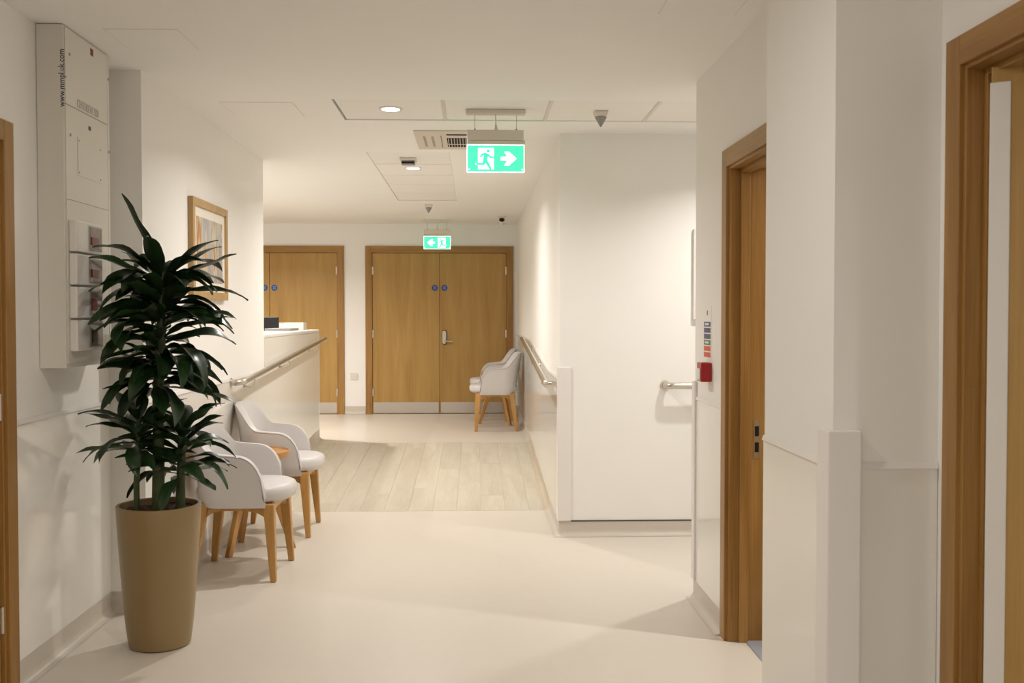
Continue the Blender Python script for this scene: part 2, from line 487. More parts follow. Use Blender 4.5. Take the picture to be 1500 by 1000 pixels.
cove('baseboard_left_upper', [(XL2, RY1, RISE), (XL2, YD1, RISE), (XL2-0.35, YD1, RISE)], -1)
cove('baseboard_left_near', [(XL1, -3.2, 0), (XL1, D1[0]-0.06, 0)], -1)
cove('baseboard_far_middle', [(DA[1]+0.06, YF, RISE), (DB[0]-0.06, YF, RISE)], -1)
cove('baseboard_far_right', [(DB[1]+0.06, YF, RISE), (XR0, YF, RISE), (XR0, RY1, RISE)], -1)
cove('baseboard_right_ramp', [(XR0, RY1, RISE), (XR0, RY0, 0)], -1, 'covewood')
cove('baseboard_right_low', [(XR0, RY0, 0), (XR0, YA, 0), (4.6, YA, 0)], -1)
cove('baseboard_right', [(4.6, YR1, 0), (XR1, YR1, 0), (XR1, D2[1]+0.06, 0)], -1)
cove('baseboard_pier', [(XR1, YR2b, 0), (XR2, YR2b, 0), (XR2, YR2, 0), (XR3, YR2, 0)], -1)

# ------------------------------------------------------------------ DOORS
def hinge(parent, loc, along, mat='steel'):
    m = MB(); x, y, z = loc
    m.tube([(x, y, z-0.05), (x, y, z+0.05)], 0.0065, 10)
    ax = Vector(along)
    for s in (-1, 1):
        a = Vector(loc)
        p = sorted([a.x, a.x + s*ax.x*0.016]); q = sorted([a.y, a.y + s*ax.y*0.016])
        m.box((p[0]-0.001, q[0]-0.001, z-0.05), (p[1]+0.001, q[1]+0.001, z+0.05))
    o = m.obj('hinge', mat, parent, smooth=True); return o

def double_door(name, x0, x1, handle, zb=RISE, zt=RISE+2.10):
    """closed double door in the far wall, seen from -Y"""
    y = YF
    root = struct(MB().box((x0, y-0.02, zb), (x0+0.03, y+0.14, zt)).box((x1-0.03, y-0.02, zb), (x1, y+0.14, zt)).obj(name, 'framez'))
    MB().box((x0+0.03, y-0.02, zt-0.03), (x1-0.03, y+0.14, zt)).obj('frame_head', 'framex', root)
    aw = 0.055
    for xa, xb in ((x0-aw, x0+0.012), (x1-0.012, x1+aw)):
        bx('architrave', (xa, y-0.022, zb), (xb, y-0.0005, zt+aw), 'framez', root, 0.003)
    bx('architrave', (x0+0.012, y-0.022, zt-0.012), (x1-0.012, y-0.0005, zt+aw), 'framex', root, 0.003)
    xm = (x0+x1)/2
    for s, (a, b) in ((-1, (x0+0.033, xm-0.0025)), (1, (xm+0.0025, x1-0.033))):
        leaf = bx('leaf', (a, y-0.002, zb+0.005), (b, y+0.042, zt-0.034), 'doorz', root, 0.002)
        bx('kick_plate', (a+0.012, y-0.0045, zb+0.012), (b-0.012, y-0.001, zb+0.15), 'kick', leaf)
        hx = a if s < 0 else b
        for hz in (0.28, 1.03, 1.84):
            hinge(leaf, (hx, y-0.012, zb+hz), (1, 0, 0))
        sg = MB().lathe([(0.001, -0.0035), (0.039, -0.0035), (0.039, -0.001)], (xm + s*0.062, y-0.001, zb+1.62), 28, 'y').obj('sign_disc', 'bluesign', leaf)
        for dz in (-0.012, 0.002, 0.016):
            bx('sign_print', (xm+s*0.062-0.019, y-0.0055, zb+1.616+dz), (xm+s*0.062+0.019, y-0.0044, zb+1.624+dz), 'bluelight', sg)
        if handle and s > 0:
            hxx = xm + 0.062; hz = zb+0.985
            lock = MB()
            pl = []
            for i in range(24):
                a2 = 2*math.pi*i/24; dz = 0.065 if math.sin(a2) >= 0 else -0.065
                pl.append((hxx+0.031*math.cos(a2), y-0.002, hz+dz+0.031*math.sin(a2)))
            lock.prism(pl, (0, -0.010, 0)); L = lock.obj('lock_plate', 'darkmetal', leaf)
            fp = MB(); pl = []
            for i in range(24):
                a2 = 2*math.pi*i/24; dz = 0.062 if math.sin(a2) >= 0 else -0.062
                pl.append((hxx-0.003+0.024*math.cos(a2), y-0.012, hz+dz+0.024*math.sin(a2)))
            fp.prism(pl, (0, -0.006, 0)); fp.obj('lock_face', 'steel', L)
            MB().tube([(hxx-0.003, y-0.014, hz-0.05), (hxx-0.003, y-0.05, hz-0.05)], 0.02, 16).obj('handle_boss', 'steel', L, True)
            MB().tube([(hxx-0.003, y-0.045, hz-0.05), (hxx+0.03, y-0.052, hz-0.05), (hxx+0.105, y-0.05, hz-0.05)], [0.013, 0.011, 0.008], 12).obj('lever', 'steel', L, True)
    return root
double_door('door_1', DA[0], DA[1], False)
double_door('door_2', DB[0], DB[1], True)

def side_frame(name, xf, xb, y0, y1, zt, face, aw=0.06, arch_both=True):
    """frame in a wall running along Y; xf = corridor face, xb = room face; face = sign of the corridor side"""
    s = face; t = 0.03
    def B(m, xa, xc, ya, yb, za, zb_): return m.box((min(xa, xc), ya, za), (max(xa, xc), yb, zb_))
    m = MB(); B(m, xf+s*0.004, xb-s*0.012, y1-t, y1, 0, zt); B(m, xf+s*0.004, xb-s*0.012, y0, y0+t, 0, zt)
    root = struct(m.obj(name, 'framez', bevel=0.002))
    B(h := MB(), xf+s*0.004, xb-s*0.012, y0+t, y1-t, zt-t, zt); h.obj('frame_head', 'framey', root, bevel=0.002)
    # planted stop
    sa, sb = xf - s*0.042, xf - s*0.083
    for ya, yb in ((y1-t-0.018, y1-t), (y0+t, y0+t+0.018)):
        B(q := MB(), sa, sb, ya, yb, 0, zt-t); q.obj('door_stop', 'framez', root, bevel=0.002)
    B(q := MB(), sa, sb, y0+t+0.018, y1-t-0.018, zt-t-0.018, zt-t); q.obj('door_stop', 'framey', root, bevel=0.002)
    for xx, sg in ((xf, s), (xb, -s)):
        for ya, yb in ((y1-0.018, y1+aw), (y0-aw, y0+0.018)):
            B(q := MB(), xx+sg*0.0005, xx+sg*0.018, ya, yb, 0, zt+aw); q.obj('architrave', 'framez', root, bevel=0.003)
        B(q := MB(), xx+sg*0.0005, xx+sg*0.018, y0+0.018, y1-0.018, zt-0.018, zt+aw); q.obj('architrave', 'framey', root, bevel=0.003)
    return root
d3 = side_frame('door_3', XR1, XR1+0.15, *D2, -1)
# strike plate in the far jamb
yj = D2[1]-0.03
sp = bx('strike_plate', (1.218, yj-0.002, 0.805), (1.247, yj+0.0005, 0.975), 'kick', d3)
for z in (0.855, 0.925):
    bx('bolt_hole', (1.223, yj-0.0026, z-0.022), (1.241, yj-0.0018, z+0.022), 'black', sp)
# leaf of that door, swung open into the room against the near jamb
lf = bx('leaf', (XR1+0.165, D2[0]+0.04, 0.008), (XR1+0.165+0.90, D2[0]+0.084, 2.03), 'doorz', d3, 0.002)
d4 = side_frame('door_4', XR3, XR3+0.15, *D3, -1)
# leaf swung into the room on the far jamb, white edge guard on its hinge side
lf = bx('leaf', (0.0, -0.05, 0.008), (0.90, 0.0, 2.055), 'doorz', d4, 0.002)
lf.location = (XR3+0.055, D3[1]-0.052, 0); lf.rotation_euler = (0, 0, math.radians(-32))
bx('edge_guard', (-0.003, -0.053, 0.03), (0.045, 0.003, 2.015), 'white', lf, 0.002)
d5 = side_frame('door_5', XL1, XL1-0.15, *D1, 1)
lf = bx('leaf', (XL1-0.058, D1[0]+0.034, 0.008), (XL1-0.012, D1[1]-0.034, 2.03), 'doorz', d5, 0.002)
bx('closer_plate', (XL1-0.012, D1[1]-0.25, 1.94), (XL1-0.002, D1[1]-0.036, 2.03), 'kick', lf)
for hz in (0.295, 1.09, 1.89):
    hinge(lf, (XL1-0.004, D1[1]-0.033, hz), (0, 1, 0))

# ------------------------------------------------------------------ RECEPTION COUNTER
rc = thing('reception_counter', (-1.75, 9.2, RISE), 'white reception counter with a glossy front beside the ramp', 'counter')
def add(o, root):
    o.parent = root; o.matrix_parent_inverse = Matrix.Translation(Vector(root.location)).inverted() if not any(root.rotation_euler) else root.matrix_world.inverted()
    return o
TOPZ = 1.287
fr = MB(); 
ys = [YD0+0.001, RY1, YD1]
for a, b in zip(ys[:-1], ys[1:]):
    za, zb = ramp_z(a)+0.098, ramp_z(b)+0.098
    fr.hexa([(XL2-0.04,a,za),(XL2+0.002,a,za),(XL2+0.002,b,zb),(XL2-0.04,b,zb),(XL2-0.04,a,TOPZ-0.03),(XL2+0.002,a,TOPZ-0.03),(XL2+0.002,b,TOPZ-0.03),(XL2-0.04,b,TOPZ-0.03)])
add(fr.obj('front_panel', 'clad'), rc)
pm = MB()
for a, b in zip(ys[:-1], ys[1:]):
    pm.hexa([(XL2-0.04,a,ramp_z(a)+0.001),(XL2-0.001,a,ramp_z(a)+0.001),(XL2-0.001,b,ramp_z(b)+0.001),(XL2-0.04,b,ramp_z(b)+0.001),(XL2-0.04,a,ramp_z(a)+0.097),(XL2-0.001,a,ramp_z(a)+0.097),(XL2-0.001,b,ramp_z(b)+0.097),(XL2-0.04,b,ramp_z(b)+0.097)])
add(pm.obj('plinth', 'white'), rc)
add(bx('end_panel', (XL2-0.36, YD1-0.045, RISE+0.002), (XL2-0.041, YD1-0.001, TOPZ-0.03), 'clad'), rc)
add(bx('transaction_top', (XL2-0.37, YD0+0.001, TOPZ-0.03), (XL2+0.0038, YD1+0.012, TOPZ), 'white', bevel=0.01, seg=3), rc)
rd = thing('reception_desk', (XL2-0.72, 9.2, RISE), 'low white desk behind the reception counter, carrying the black monitor', 'desk')
add(bx('worktop', (XL2-1.05, YD0+0.02, RISE+0.70), (XL2-0.375, YD1-0.05, RISE+0.73), 'white'), rd)
for yy in (YD0+0.05, YD1-0.12):
    add(bx('desk_panel', (XL2-1.03, yy, RISE), (XL2-0.39, yy+0.03, RISE+0.70), 'white'), rd)
add(bx('corner_trim', (XL2-0.02, YD1-0.02, RISE+0.1), (XL2+0.0038, YD1+0.010, TOPZ-0.031), 'guard', bevel=0.004), rc)

mon = thing('computer_monitor', (-2.245, 10.42, RISE+0.73), 'black computer monitor standing behind the white reception counter', 'monitor')
def part(o, root):
    o.parent = root; return o
part(bx('monitor_casing', (-0.27, -0.02, 0.19), (0.27, 0.02, 0.52), 'black', bevel=0.004), mon)
part(bx('screen', (-0.255, 0.0195, 0.205), (0.255, 0.0215, 0.505), 'slot'), mon)
part(MB().box((-0.025, -0.035, 0.012), (0.025, -0.018, 0.32)).obj('stand_post', 'black'), mon)
part(bx('stand_foot', (-0.12, -0.10, 0.0), (0.12, 0.10, 0.012), 'black', bevel=0.003), mon)

tr = thing('paper_tray', (-1.83, 10.40, TOPZ), 'white open tray on the far end of the reception counter', 'tray')
m = MB().box((-0.12, -0.09, 0), (0.12, 0.09, 0.004)).box((-0.12, -0.09, 0.004), (-0.116, 0.09, 0.072)).box((0.116, -0.09, 0.004), (0.12, 0.09, 0.072)).box((-0.116, 0.086, 0.004), (0.116, 0.09, 0.072)).box((-0.116, -0.09, 0.004), (0.116, -0.086, 0.06))
part(m.obj('tray_shell', 'white'), tr)
part(MB().box((-0.105, -0.08, 0.004), (0.105, 0.08, 0.05)).obj('paper_stack', 'mount'), tr)
gp = tag(bx('desk_pad', (-1.95, 9.6, TOPZ), (-1.72, 10.1, TOPZ+0.022), 'grey', bevel=0.003), 'flat grey case lying on the reception counter next to the white tray', 'case')

# ------------------------------------------------------------------ HANDRAILS
def rail(name, label, p0, p1, wx, face, brackets, ret=True, backing=False):
    """steel rail from p0 to p1 (points on the rail axis), returning to the wall plane x=wx at p0"""
    t = thing(name, (p0[0], p0[1], 0), label, 'handrail')
    o = Vector((p0[0], p0[1], 0))
    a, b = Vector(p0)-o, Vector(p1)-o; d = (b-a).normalized()
    w = wx - p0[0]
    pts = []
    r = 0.05; cdir = Vector((1 if w > 0 else -1, 0, 0))
    pts.append(a + cdir*abs(w)); 
    c = a + cdir*r + d*r
    pts.append(a + cdir*r)
    for i in range(1, 8):
        th = i/8*math.pi/2
        pts.append(c - d*r*math.cos(th) - cdir*r*math.sin(th))
    # note: arc from (a+cdir*r) to (a+d*r)
    pts.append(a + d*r)
    pts.append(b)
    m = MB().tube(pts, 0.021, 16); part(m.obj('rail', 'steel', smooth=True), t)
    part(MB().lathe([(0.001, 0), (0.032, 0), (0.032, 0.006), (0.02, 0.008)] if w < 0 else [(0.02, -0.008), (0.032, -0.006), (0.032, 0), (0.001, 0)], (w, 0, p0[2]), 20, 'x').obj('wall_flange', 'steel', smooth=True), t)
    for f in brackets:
        q = a + (b-a)*f
        bp = [q + Vector((0, 0, -0.02)), q + Vector((0, 0, -0.05)), q + Vector((w*0.3, 0, -0.075)), q + Vector((w*0.7, 0, -0.072)), q + Vector((w*0.93, 0, -0.062))]
        br = part(MB().tube(bp, 0.006, 8).obj('bracket', 'steel', smooth=True), t)
        MB().lathe([(0.001, 0), (0.022, 0), (0.022, 0.005), (0.012, 0.006)] if w < 0 else [(0.012, -0.006), (0.022, -0.005), (0.022, 0), (0.001, 0)], (q.x+w, q.y, q.z-0.06), 16, 'x').obj('bracket_rose', 'steel', br, smooth=True)
    return t
rail('handrail', 'stainless steel handrail sloping along the white reception counter', (-1.51, 6.72, 0.994), (-1.51, 10.42, 1.198), XL2+0.0045, 1, (0.1, 0.45, 0.85))
rail('handrail', 'stainless steel handrail climbing beside the two chairs near the oak doors', (XR0-0.08, 6.70, 0.982), (XR0-0.08, 10.08, 1.203), XR0-0.004, -1, (0.12, 0.5, 0.88))
def rail_y():
    t = thing('handrail', (1.235, YA-0.085, 0), 'short end of steel handrail on the side passage wall, with a curved tip', 'handrail')
    pts = [(0, 0.085, 0.979)]
    for i in range(0, 9):
        th = i/8*math.pi/2
        pts.append((0.05-0.05*math.cos(th), 0.05-0.05*math.sin(th), 0.979))
    pts.append((3.2, 0, 0.979))
    part(MB().tube(pts, 0.021, 16).obj('rail', 'steel', smooth=True), t)
    part(MB().lathe([(0.02, 0.077), (0.032, 0.079), (0.032, 0.085), (0.001, 0.085)], (0, 0, 0.979), 20, 'y').obj('wall_flange', 'steel', smooth=True), t)
    for x in (0.25, 1.4, 2.6):
        part(MB().tube([(x, 0, 0.96), (x, 0, 0.93), (x, 0.03, 0.905), (x, 0.085, 0.915)], 0.006, 8).obj('bracket', 'steel', smooth=True), t)
rail_y()

# ------------------------------------------------------------------ CEILING FITTINGS
def downlight(x, y, label, power, group=None, spread=152, z=H+TR):
    t = thing('downlight', (x, y, z), label, 'downlight', group)
    part(MB().lathe([(0.052, -0.0005), (0.052, -0.006), (0.062, -0.007), (0.07, -0.003), (0.07, 0.0)], (0, 0, 0), 36).obj('trim_ring', 'white', smooth=True), t)
    part(MB().lathe([(0.001, -0.0065), (0.051, -0.0065), (0.051, -0.0055)], (0, 0, 0), 32).obj('lamp_disc', 'lamp'), t)
    spot_lamp('lamp_light', (0, 0, -0.012), power, t, 0.05, spread)
    return t
downlight(-0.475, 5.88, 'round recessed downlight in the cross strip of ceiling tiles', 18)
downlight(-0.488, 8.22, 'round recessed downlight in the lengthwise strip of ceiling tiles', 24)
downlight(-2.9, 9.0, 'recessed downlight over the reception worktop', 34, 'downlights in the reception area', z=H)
downlight(-2.45, 11.0, 'recessed downlight in front of the far oak doors behind reception', 52, 'downlights in the reception area', z=H)
downlight(1.78, 5.80, 'recessed downlight in the side passage ceiling', 15, z=H, spread=140)
downlight(2.7, 3.7, 'recessed downlight in the ceiling of the side room', 36, z=H)
downlight(3.2, 0.9, 'added unseen fill downlight in the room behind the near door', 20, z=H)  # added lamp, out of view, raises the ambient light near the camera
downlight(-0.3, -1.6, 'added unseen fill downlight in the corridor ceiling behind the camera', 32, z=H, spread=175)  # added fill behind the camera to brighten the foreground
downlight(-0.3, 2.5, 'added unseen fill downlight in the corridor ceiling beside the nearest oak door frames', 11, z=H, spread=175)  # unseen helper lamp, added to lift the near walls and pier side

def polyplate(pts, z, o, mat, name, parent, flip=1):
    """flat symbol in the XZ plane facing -Y at local y=o, 0.8 mm thick"""
    q = [(p[0]*flip, o, p[1]) for p in pts]
    return MB().prism(q, (0, -z, 0)).obj(name, mat, parent)
def limb(a, b, wa, wb):
    a = Vector(a); b = Vector(b); d = (b-a).normalized(); n = Vector((-d.y, d.x)); wa *= 1.35; wb *= 1.35
    return [tuple(a+n*wa), tuple(b+n*wb), tuple(b+d*wb*0.6), tuple(b-n*wb), tuple(a-n*wa), tuple(a-d*wa*0.6)]
def exit_sign(loc, label, flip):
    """hanging exit sign, origin at ceiling; width .345; flip=1: man then arrow to the right"""
    t = thing('exit_sign', loc, label, 'exit sign', None)
    W = 0.172
    part(bx('ceiling_plate', (-0.178, -0.03, -0.028), (0.178, 0.03, 0), 'cream', bevel=0.006), t)
    for x in (-0.124, 0.124):
        c = part(MB().tube([(x, 0, -0.028), (x, 0, -0.122)], 0.0012, 6).obj('suspension_wire', 'grey'), t)
        MB().tube([(x, 0, -0.122), (x, 0, -0.112)], 0.005, 10).obj('wire_grip', 'grey', c)
    part(MB().tube([(0, 0, -0.028), (0.001, 0, -0.08), (0.003, 0, -0.105), (0.003, 0, -0.122)], [0.0035, 0.0035, 0.009, 0.013], 10).obj('cable', 'cream', smooth=True), t)
    part(bx('housing', (-W, -0.028, -0.185), (W-0.006, 0.028, -0.122), 'cream', bevel=0.003), t)
    part(bx('housing_base', (-W, -0.030, -0.207), (W+0.003, 0.030, -0.186), 'cream', bevel=0.003), t)
    pan = part(bx('light_panel', (-W, -0.006, -0.372), (W, 0.006, -0.2075), 'signwhite', bevel=0.001), t)
    g0, g1 = -0.366, -0.213
    for side, f, yy in ((-1, flip, -0.0062), (1, -flip, 0.0070)):
        face = part(bx('green_face', (-W+0.005, min(yy, yy+0.0008)-0.0008*(side < 0), g0), (W-0.005, max(yy, yy+0.0008)-0.0008*(side < 0), g1), 'signgreen'), t)
        if side > 0: continue
        o = yy - 0.0009
        zc = (g0+g1)/2
        polyplate([(-0.106, g0+0.012), (-0.010, g0+0.012), (-0.010, g1-0.014), (-0.106, g1-0.014)], 0.0005, o, 'signwhite', 'door_symbol', t, f)
        polyplate([(-0.121, zc-0.027), (-0.104, zc-0.027), (-0.104, zc-0.04), (-0.121, zc-0.036)], 0.0005, o, 'signwhite', 'foot_symbol', t, f)
        polyplate([(0.030, zc+0.012), (0.068, zc+0.012), (0.050, zc+0.042), (0.080, zc+0.042), (0.126, zc), (0.080, zc-0.042), (0.050, zc-0.042), (0.068, zc-0.012), (0.030, zc-0.012)], 0.0005, o, 'signwhite', 'arrow_symbol', t, f)
        o2 = o - 0.0006
        man = MB()
        hd = [(-0.045+0.0095*math.cos(i/14*2*math.pi), zc+0.044+0.0095*math.sin(i/14*2*math.pi)) for i in range(14)]
        for pl in (hd,
                   limb((-0.056, zc+0.024), (-0.064, zc-0.012), 0.0105, 0.0085),
                   limb((-0.055, zc+0.027), (-0.080, zc+0.025), 0.005, 0.0045), limb((-0.080, zc+0.025), (-0.091, zc+0.008), 0.0045, 0.0035),
                   limb((-0.050, zc+0.026), (-0.034, zc+0.010), 0.005, 0.0042), limb((-0.034, zc+0.010), (-0.012, zc+0.005), 0.0042, 0.0032),
                   limb((-0.064, zc-0.010), (-0.072, zc-0.033), 0.0075, 0.006), limb((-0.072, zc-0.033), (-0.112, zc-0.032), 0.005, 0.0042),
                   limb((-0.060, zc-0.010), (-0.045, zc-0.035), 0.0075, 0.006), limb((-0.045, zc-0.035), (-0.030, zc-0.062), 0.006, 0.0045)):
            man.prism([(p[0]*f, o2, p[1]) for p in pl], (0, -0.0004, 0))
        part(man.obj('running_figure', 'signgreen'), t)
        for xx in (-W+0.014, W-0.014):
            part(MB().lathe([(0.001, -0.002), (0.0045, -0.002), (0.0045, 0)], (xx, yy-0.001, g0+0.012), 12, 'y').obj('fixing_stud', 'signwhite'), t)
    return t
es1 = exit_sign((0.1225, 5.90, H+TR), 'hanging green exit sign with running figure and arrow pointing right', 1)
es2 = exit_sign((-0.456, 12.6, H), 'hanging green exit sign with arrow pointing left, above the oak double doors', -1)

es1.scale = es2.scale = (0.96, 0.96, 0.96)

def detector(loc, label, s=1.0, z=None):
    t = thing('ceiling_detector', loc, label, 'detector', None)
    part(MB().lathe([(0.056*s, 0), (0.056*s, -0.012*s), (0.042*s, -0.032*s), (0.001, -0.032*s)], (0, 0, 0), 4, power=2.0).obj('detector_base', 'cream', bevel=0.003), t)
    t.children[0].rotation_euler = (0, 0, math.radians(45))
    part(MB().lathe([(0.032*s, -0.030*s), (0.034*s, -0.036*s), (0.004, -0.088*s), (0.001, -0.089*s)], (0, 0, 0), 24).obj('detector_cone', 'grey', smooth=True), t)
detector((0.73, 5.92, H+TR), 'cone shaped ceiling detector on the cross strip of tiles')
detector((-0.482, 10.85, H), 'cone shaped ceiling detector near the exit sign pointing left', 1.0)

ac = thing('ceiling_vent', (-0.04, 6.855, H), 'square ceiling air unit with black return grille behind the hanging exit sign', 'vent')
part(bx('fascia', (-0.345, -0.345, -0.010), (0.345, 0.345, 0), 'cream', bevel=0.003), ac)
for x in (-0.285, -0.232):
    part(bx('supply_slot', (x-0.008, -0.17, -0.0115), (x+0.008, 0.22, -0.0095), 'greyprint'), ac)
part(bx('panel_joint', (-0.178, -0.2, -0.0108), (-0.174, 0.25, -0.0095), 'slot'), ac)
part(bx('supply_slot', (-0.14, -0.262, -0.0112), (0.17, -0.215, -0.0095), 'slot'), ac)
gr = part(bx('return_grille', (-0.14, -0.115, -0.0112), (0.17, 0.235, -0.0095), 'slot'), ac)
for i in range(16):
    x = -0.13 + i*0.019
    bx('grille_bar', (x-0.0022, -0.11, -0.0135), (x+0.0022, 0.23, -0.0113), 'cream', gr)
bx('grille_bar', (-0.137, 0.095, -0.0145), (0.167, 0.115, -0.0136), 'cream', gr)

em = thing('emergency_light', (-0.494, 7.76, H+TR), 'small emergency light fitting beside the downlight in the lengthwise tile strip', 'light fitting')
part(bx('fitting_base', (-0.06, -0.09, -0.022), (0.06, 0.06, 0), 'cream', bevel=0.004), em)
part(bx('lens', (-0.05, -0.075, -0.05), (0.05, 0.0, -0.023), 'grey', bevel=0.006), em)
part(bx('lens_grille', (-0.046, -0.077, -0.044), (0.046, -0.075, -0.03), 'slot'), em)
cm = thing('ceiling_camera', (0.325, 12.12, H), 'small dark lens camera hanging from the ceiling near the far corner', 'camera')
part(MB().lathe([(0.05, 0), (0.05, -0.012), (0.02, -0.02), (0.001, -0.02)], (0, 0, 0), 24).obj('mount', 'cream', smooth=True), cm)
part(MB().lathe([(0.014, -0.02), (0.032, -0.03), (0.034, -0.045), (0.012, -0.066), (0.001, -0.066)], (0, 0, 0), 24).obj('lens_ball', 'black', smooth=True), cm)
part(MB().lathe([(0.038, -0.066), (0.038, -0.07), (0.026, -0.105), (0.001, -0.107)], (0, 0, 0), 24).obj('lower_cup', 'cream', smooth=True), cm)

# ------------------------------------------------------------------ WALL FITTINGS
R90 = math.pi/2
gx, gy0, gy1 = -1.645, 4.195, 4.705
gpn = thing('gas_valve_panel', (XL1, 4.45, 1.217), 'tall white wall panel with lettering and four valve boxes behind the plant', 'valve panel')
def gp_(o): o.matrix_parent_inverse = Matrix.Translation(Vector(gpn.location)).inverted(); o.parent = gpn; o.matrix_parent_inverse = Matrix.Translation(Vector(gpn.location)).inverted(); return o
gp_(bx('casing', (XL1+0.001, gy0, 1.217), (gx-0.002, gy1, 2.598), 'panelwhite', bevel=0.003))
for za, zb in ((1.235, 1.90), (1.902, 2.281), (2.286, 2.59)):
    gp_(bx('front_panel', (gx-0.002, gy0+0.012, za), (gx+0.002, gy1-0.03, zb), 'panelwhite', bevel=0.0008, seg=1))
gp_(bx('side_strip', (gx-0.002, gy1-0.026, 1.235), (gx+0.002, gy1-0.004, 2.59), 'panelwhite', bevel=0.0008, seg=1))
gp_(bx('joint_line', (gx-0.002, gy0+0.012, 2.2813), (gx+0.0012, gy1-0.03, 2.2857), 'greyprint'))
for y, z in ((gy0+0.055, 2.49), (gy1-0.015, 2.49), (gy0+0.055, 2.165), (gy1-0.015, 2.165)):
    gp_(MB().lathe([(0.001, 0.002), (0.007, 0.002), (0.006, 0.005), (0.001, 0.005)], (gx, y, z), 14, 'x').obj('screw', 'greyprint'))
gp_(bx('red_mark', (gx+0.002, 4.478, 2.545), (gx+0.0028, 4.51, 2.575), 'redprint'))
gp_(bx('blue_mark', (gx+0.002, 4.448, 2.22), (gx+0.0028, 4.476, 2.237), 'blueprint'))
lp = gp_(bx('label_plate', (gx+0.002, 4.325, 2.01), (gx+0.004, 4.593, 2.171), 'panelwhite', bevel=0.0008, seg=1))
for y in (4.338, 4.58):
    for z in (2.025, 2.156):
        gp_(MB().lathe([(0.001, 0.004), (0.004, 0.004), (0.003, 0.006), (0.001, 0.006)], (gx, y, z), 10, 'x').obj('screw', 'greyprint'))
gp_(lettering('lettering', 'CENTURION 2000', 0.052, 'faint', (gx+0.0025, 4.325, 2.292), (R90, 0, R90), None, sx=0.58))
gp_(lettering('lettering', 'www.mmpl.uk.com', 0.036, 'navy', (gx+0.003, gy0-0.0006, 2.267), (R90, -R90, 0), None, sx=0.82))
for i in range(4):
    z0 = 1.285 + i*0.1353
    b = gp_(bx('valve_box', (gx+0.002, 4.222, z0), (gx+0.034, 4.504, z0+0.127), 'white', bevel=0.005))
    def sub(o): o.parent = b; return o
    sub(bx('window_frame', (gx+0.034, 4.352, z0+0.012), (gx+0.0375, 4.496, z0+0.114), 'greyprint', bevel=0.002))
    sub(bx('window', (gx+0.0375, 4.358, z0+0.018), (gx+0.0385, 4.490, z0+0.108), 'glasswin'))
    if i >= 2:
        sub(bx('valve_handle', (gx+0.0385, 4.365, z0+0.035), (gx+0.044, 4.44, z0+0.07), 'redprint', bevel=0.002))
    else:
        sub(bx('valve_handle', (gx+0.0385, 4.365, z0+0.03), (gx+0.044, 4.42, z0+0.085), 'redprint' if i else 'darkmetal', bevel=0.002))
        sub(MB().lathe([(0.001, 0.002), (0.014, 0.002), (0.014, 0.012), (0.001, 0.012)], (gx, 4.55, z0+0.06), 16, 'x').obj('lock_button', 'grey'))

pf = thing('framed_picture', (XL2+0.001, 6.16, 1.525), 'oak framed abstract print with white mount on the wall behind the plant', 'picture')
w2, h2 = 0.40, 0.57
for nm, a, b in (('frame_rail', (0, -w2, 0), (0.03, w2, 0.045)), ('frame_rail', (0, -w2, h2-0.045), (0.03, w2, h2)),
                 ('frame_stile', (0, -w2, 0.045), (0.03, -w2+0.045, h2-0.045)), ('frame_stile', (0, w2-0.045, 0.045), (0.03, w2, h2-0.045))):
    part(bx(nm, a, b, 'pictureframe', bevel=0.002), pf)
part(bx('mount', (0.002, -w2+0.045, 0.045), (0.018, w2-0.045, h2-0.045), 'mount'), pf)
part(bx('print', (0.018, -w2+0.105, 0.10), (0.0195, w2-0.105, h2-0.10), 'art'), pf)

nb = thing('wall_board', (1.64, YA, 1.404), 'white framed board on the side passage wall, mostly hidden by the corner', 'board')
part(bx('board_panel', (-0.225, -0.03, 0), (0.225, -0.0005, 0.586), 'white', bevel=0.004), nb)
part(bx('board_face', (-0.2, -0.0315, 0.025), (0.2, -0.03, 0.535), 'mount'), nb)

fn = thing('fire_notice', (XR1, 4.85, 1.232), 'strip of blue, green and orange instruction labels on the wall', 'notice')
part(bx('backing', (-0.0012, -0.085, -0.01), (-0.0002, 0.085, 0.245), 'paint'), fn)
for i, mt in enumerate(('orangeprint', 'orangeprint', 'greenprint', 'blueprint', 'blueprint', 'blueprint')):
    z = 0.0 + i*0.029
    lb = part(bx('label_block', (-0.002, -0.068, z), (-0.0012, 0.068, z+0.0235), mt), fn)
    bx('label_print', (-0.0026, -0.03, z+0.007), (-0.002, 0.045, z+0.017), 'mount' if i in (2, 5) else mt, lb)
part(bx('arrow_mark', (-0.002, -0.008, 0.20), (-0.0012, 0.008, 0.222), 'greyskirt'), fn)
cp = thing('fire_call_point', (XR1, 4.80, 1.119), 'small red fire alarm call point on the wall under the notice labels', 'alarm')
part(bx('call_point_box', (-0.052, -0.045, 0), (-0.0005, 0.045, 0.09), 'red', bevel=0.004), cp)
part(bx('glass_cover', (-0.057, -0.034, 0.008), (-0.052, 0.034, 0.062), 'white', bevel=0.002), cp)

so = thing('wall_socket', (-1.545, YF, RISE+0.442), 'white double power socket on the wall between the oak doors', 'socket')
part(bx('socket_plate', (-0.045, -0.012, 0), (0.045, -0.0005, 0.086), 'cream', bevel=0.003), so)
for x in (-0.02, 0.02):
    part(bx('rocker', (x-0.008, -0.015, 0.05), (x+0.008, -0.012, 0.07), 'white'), so)

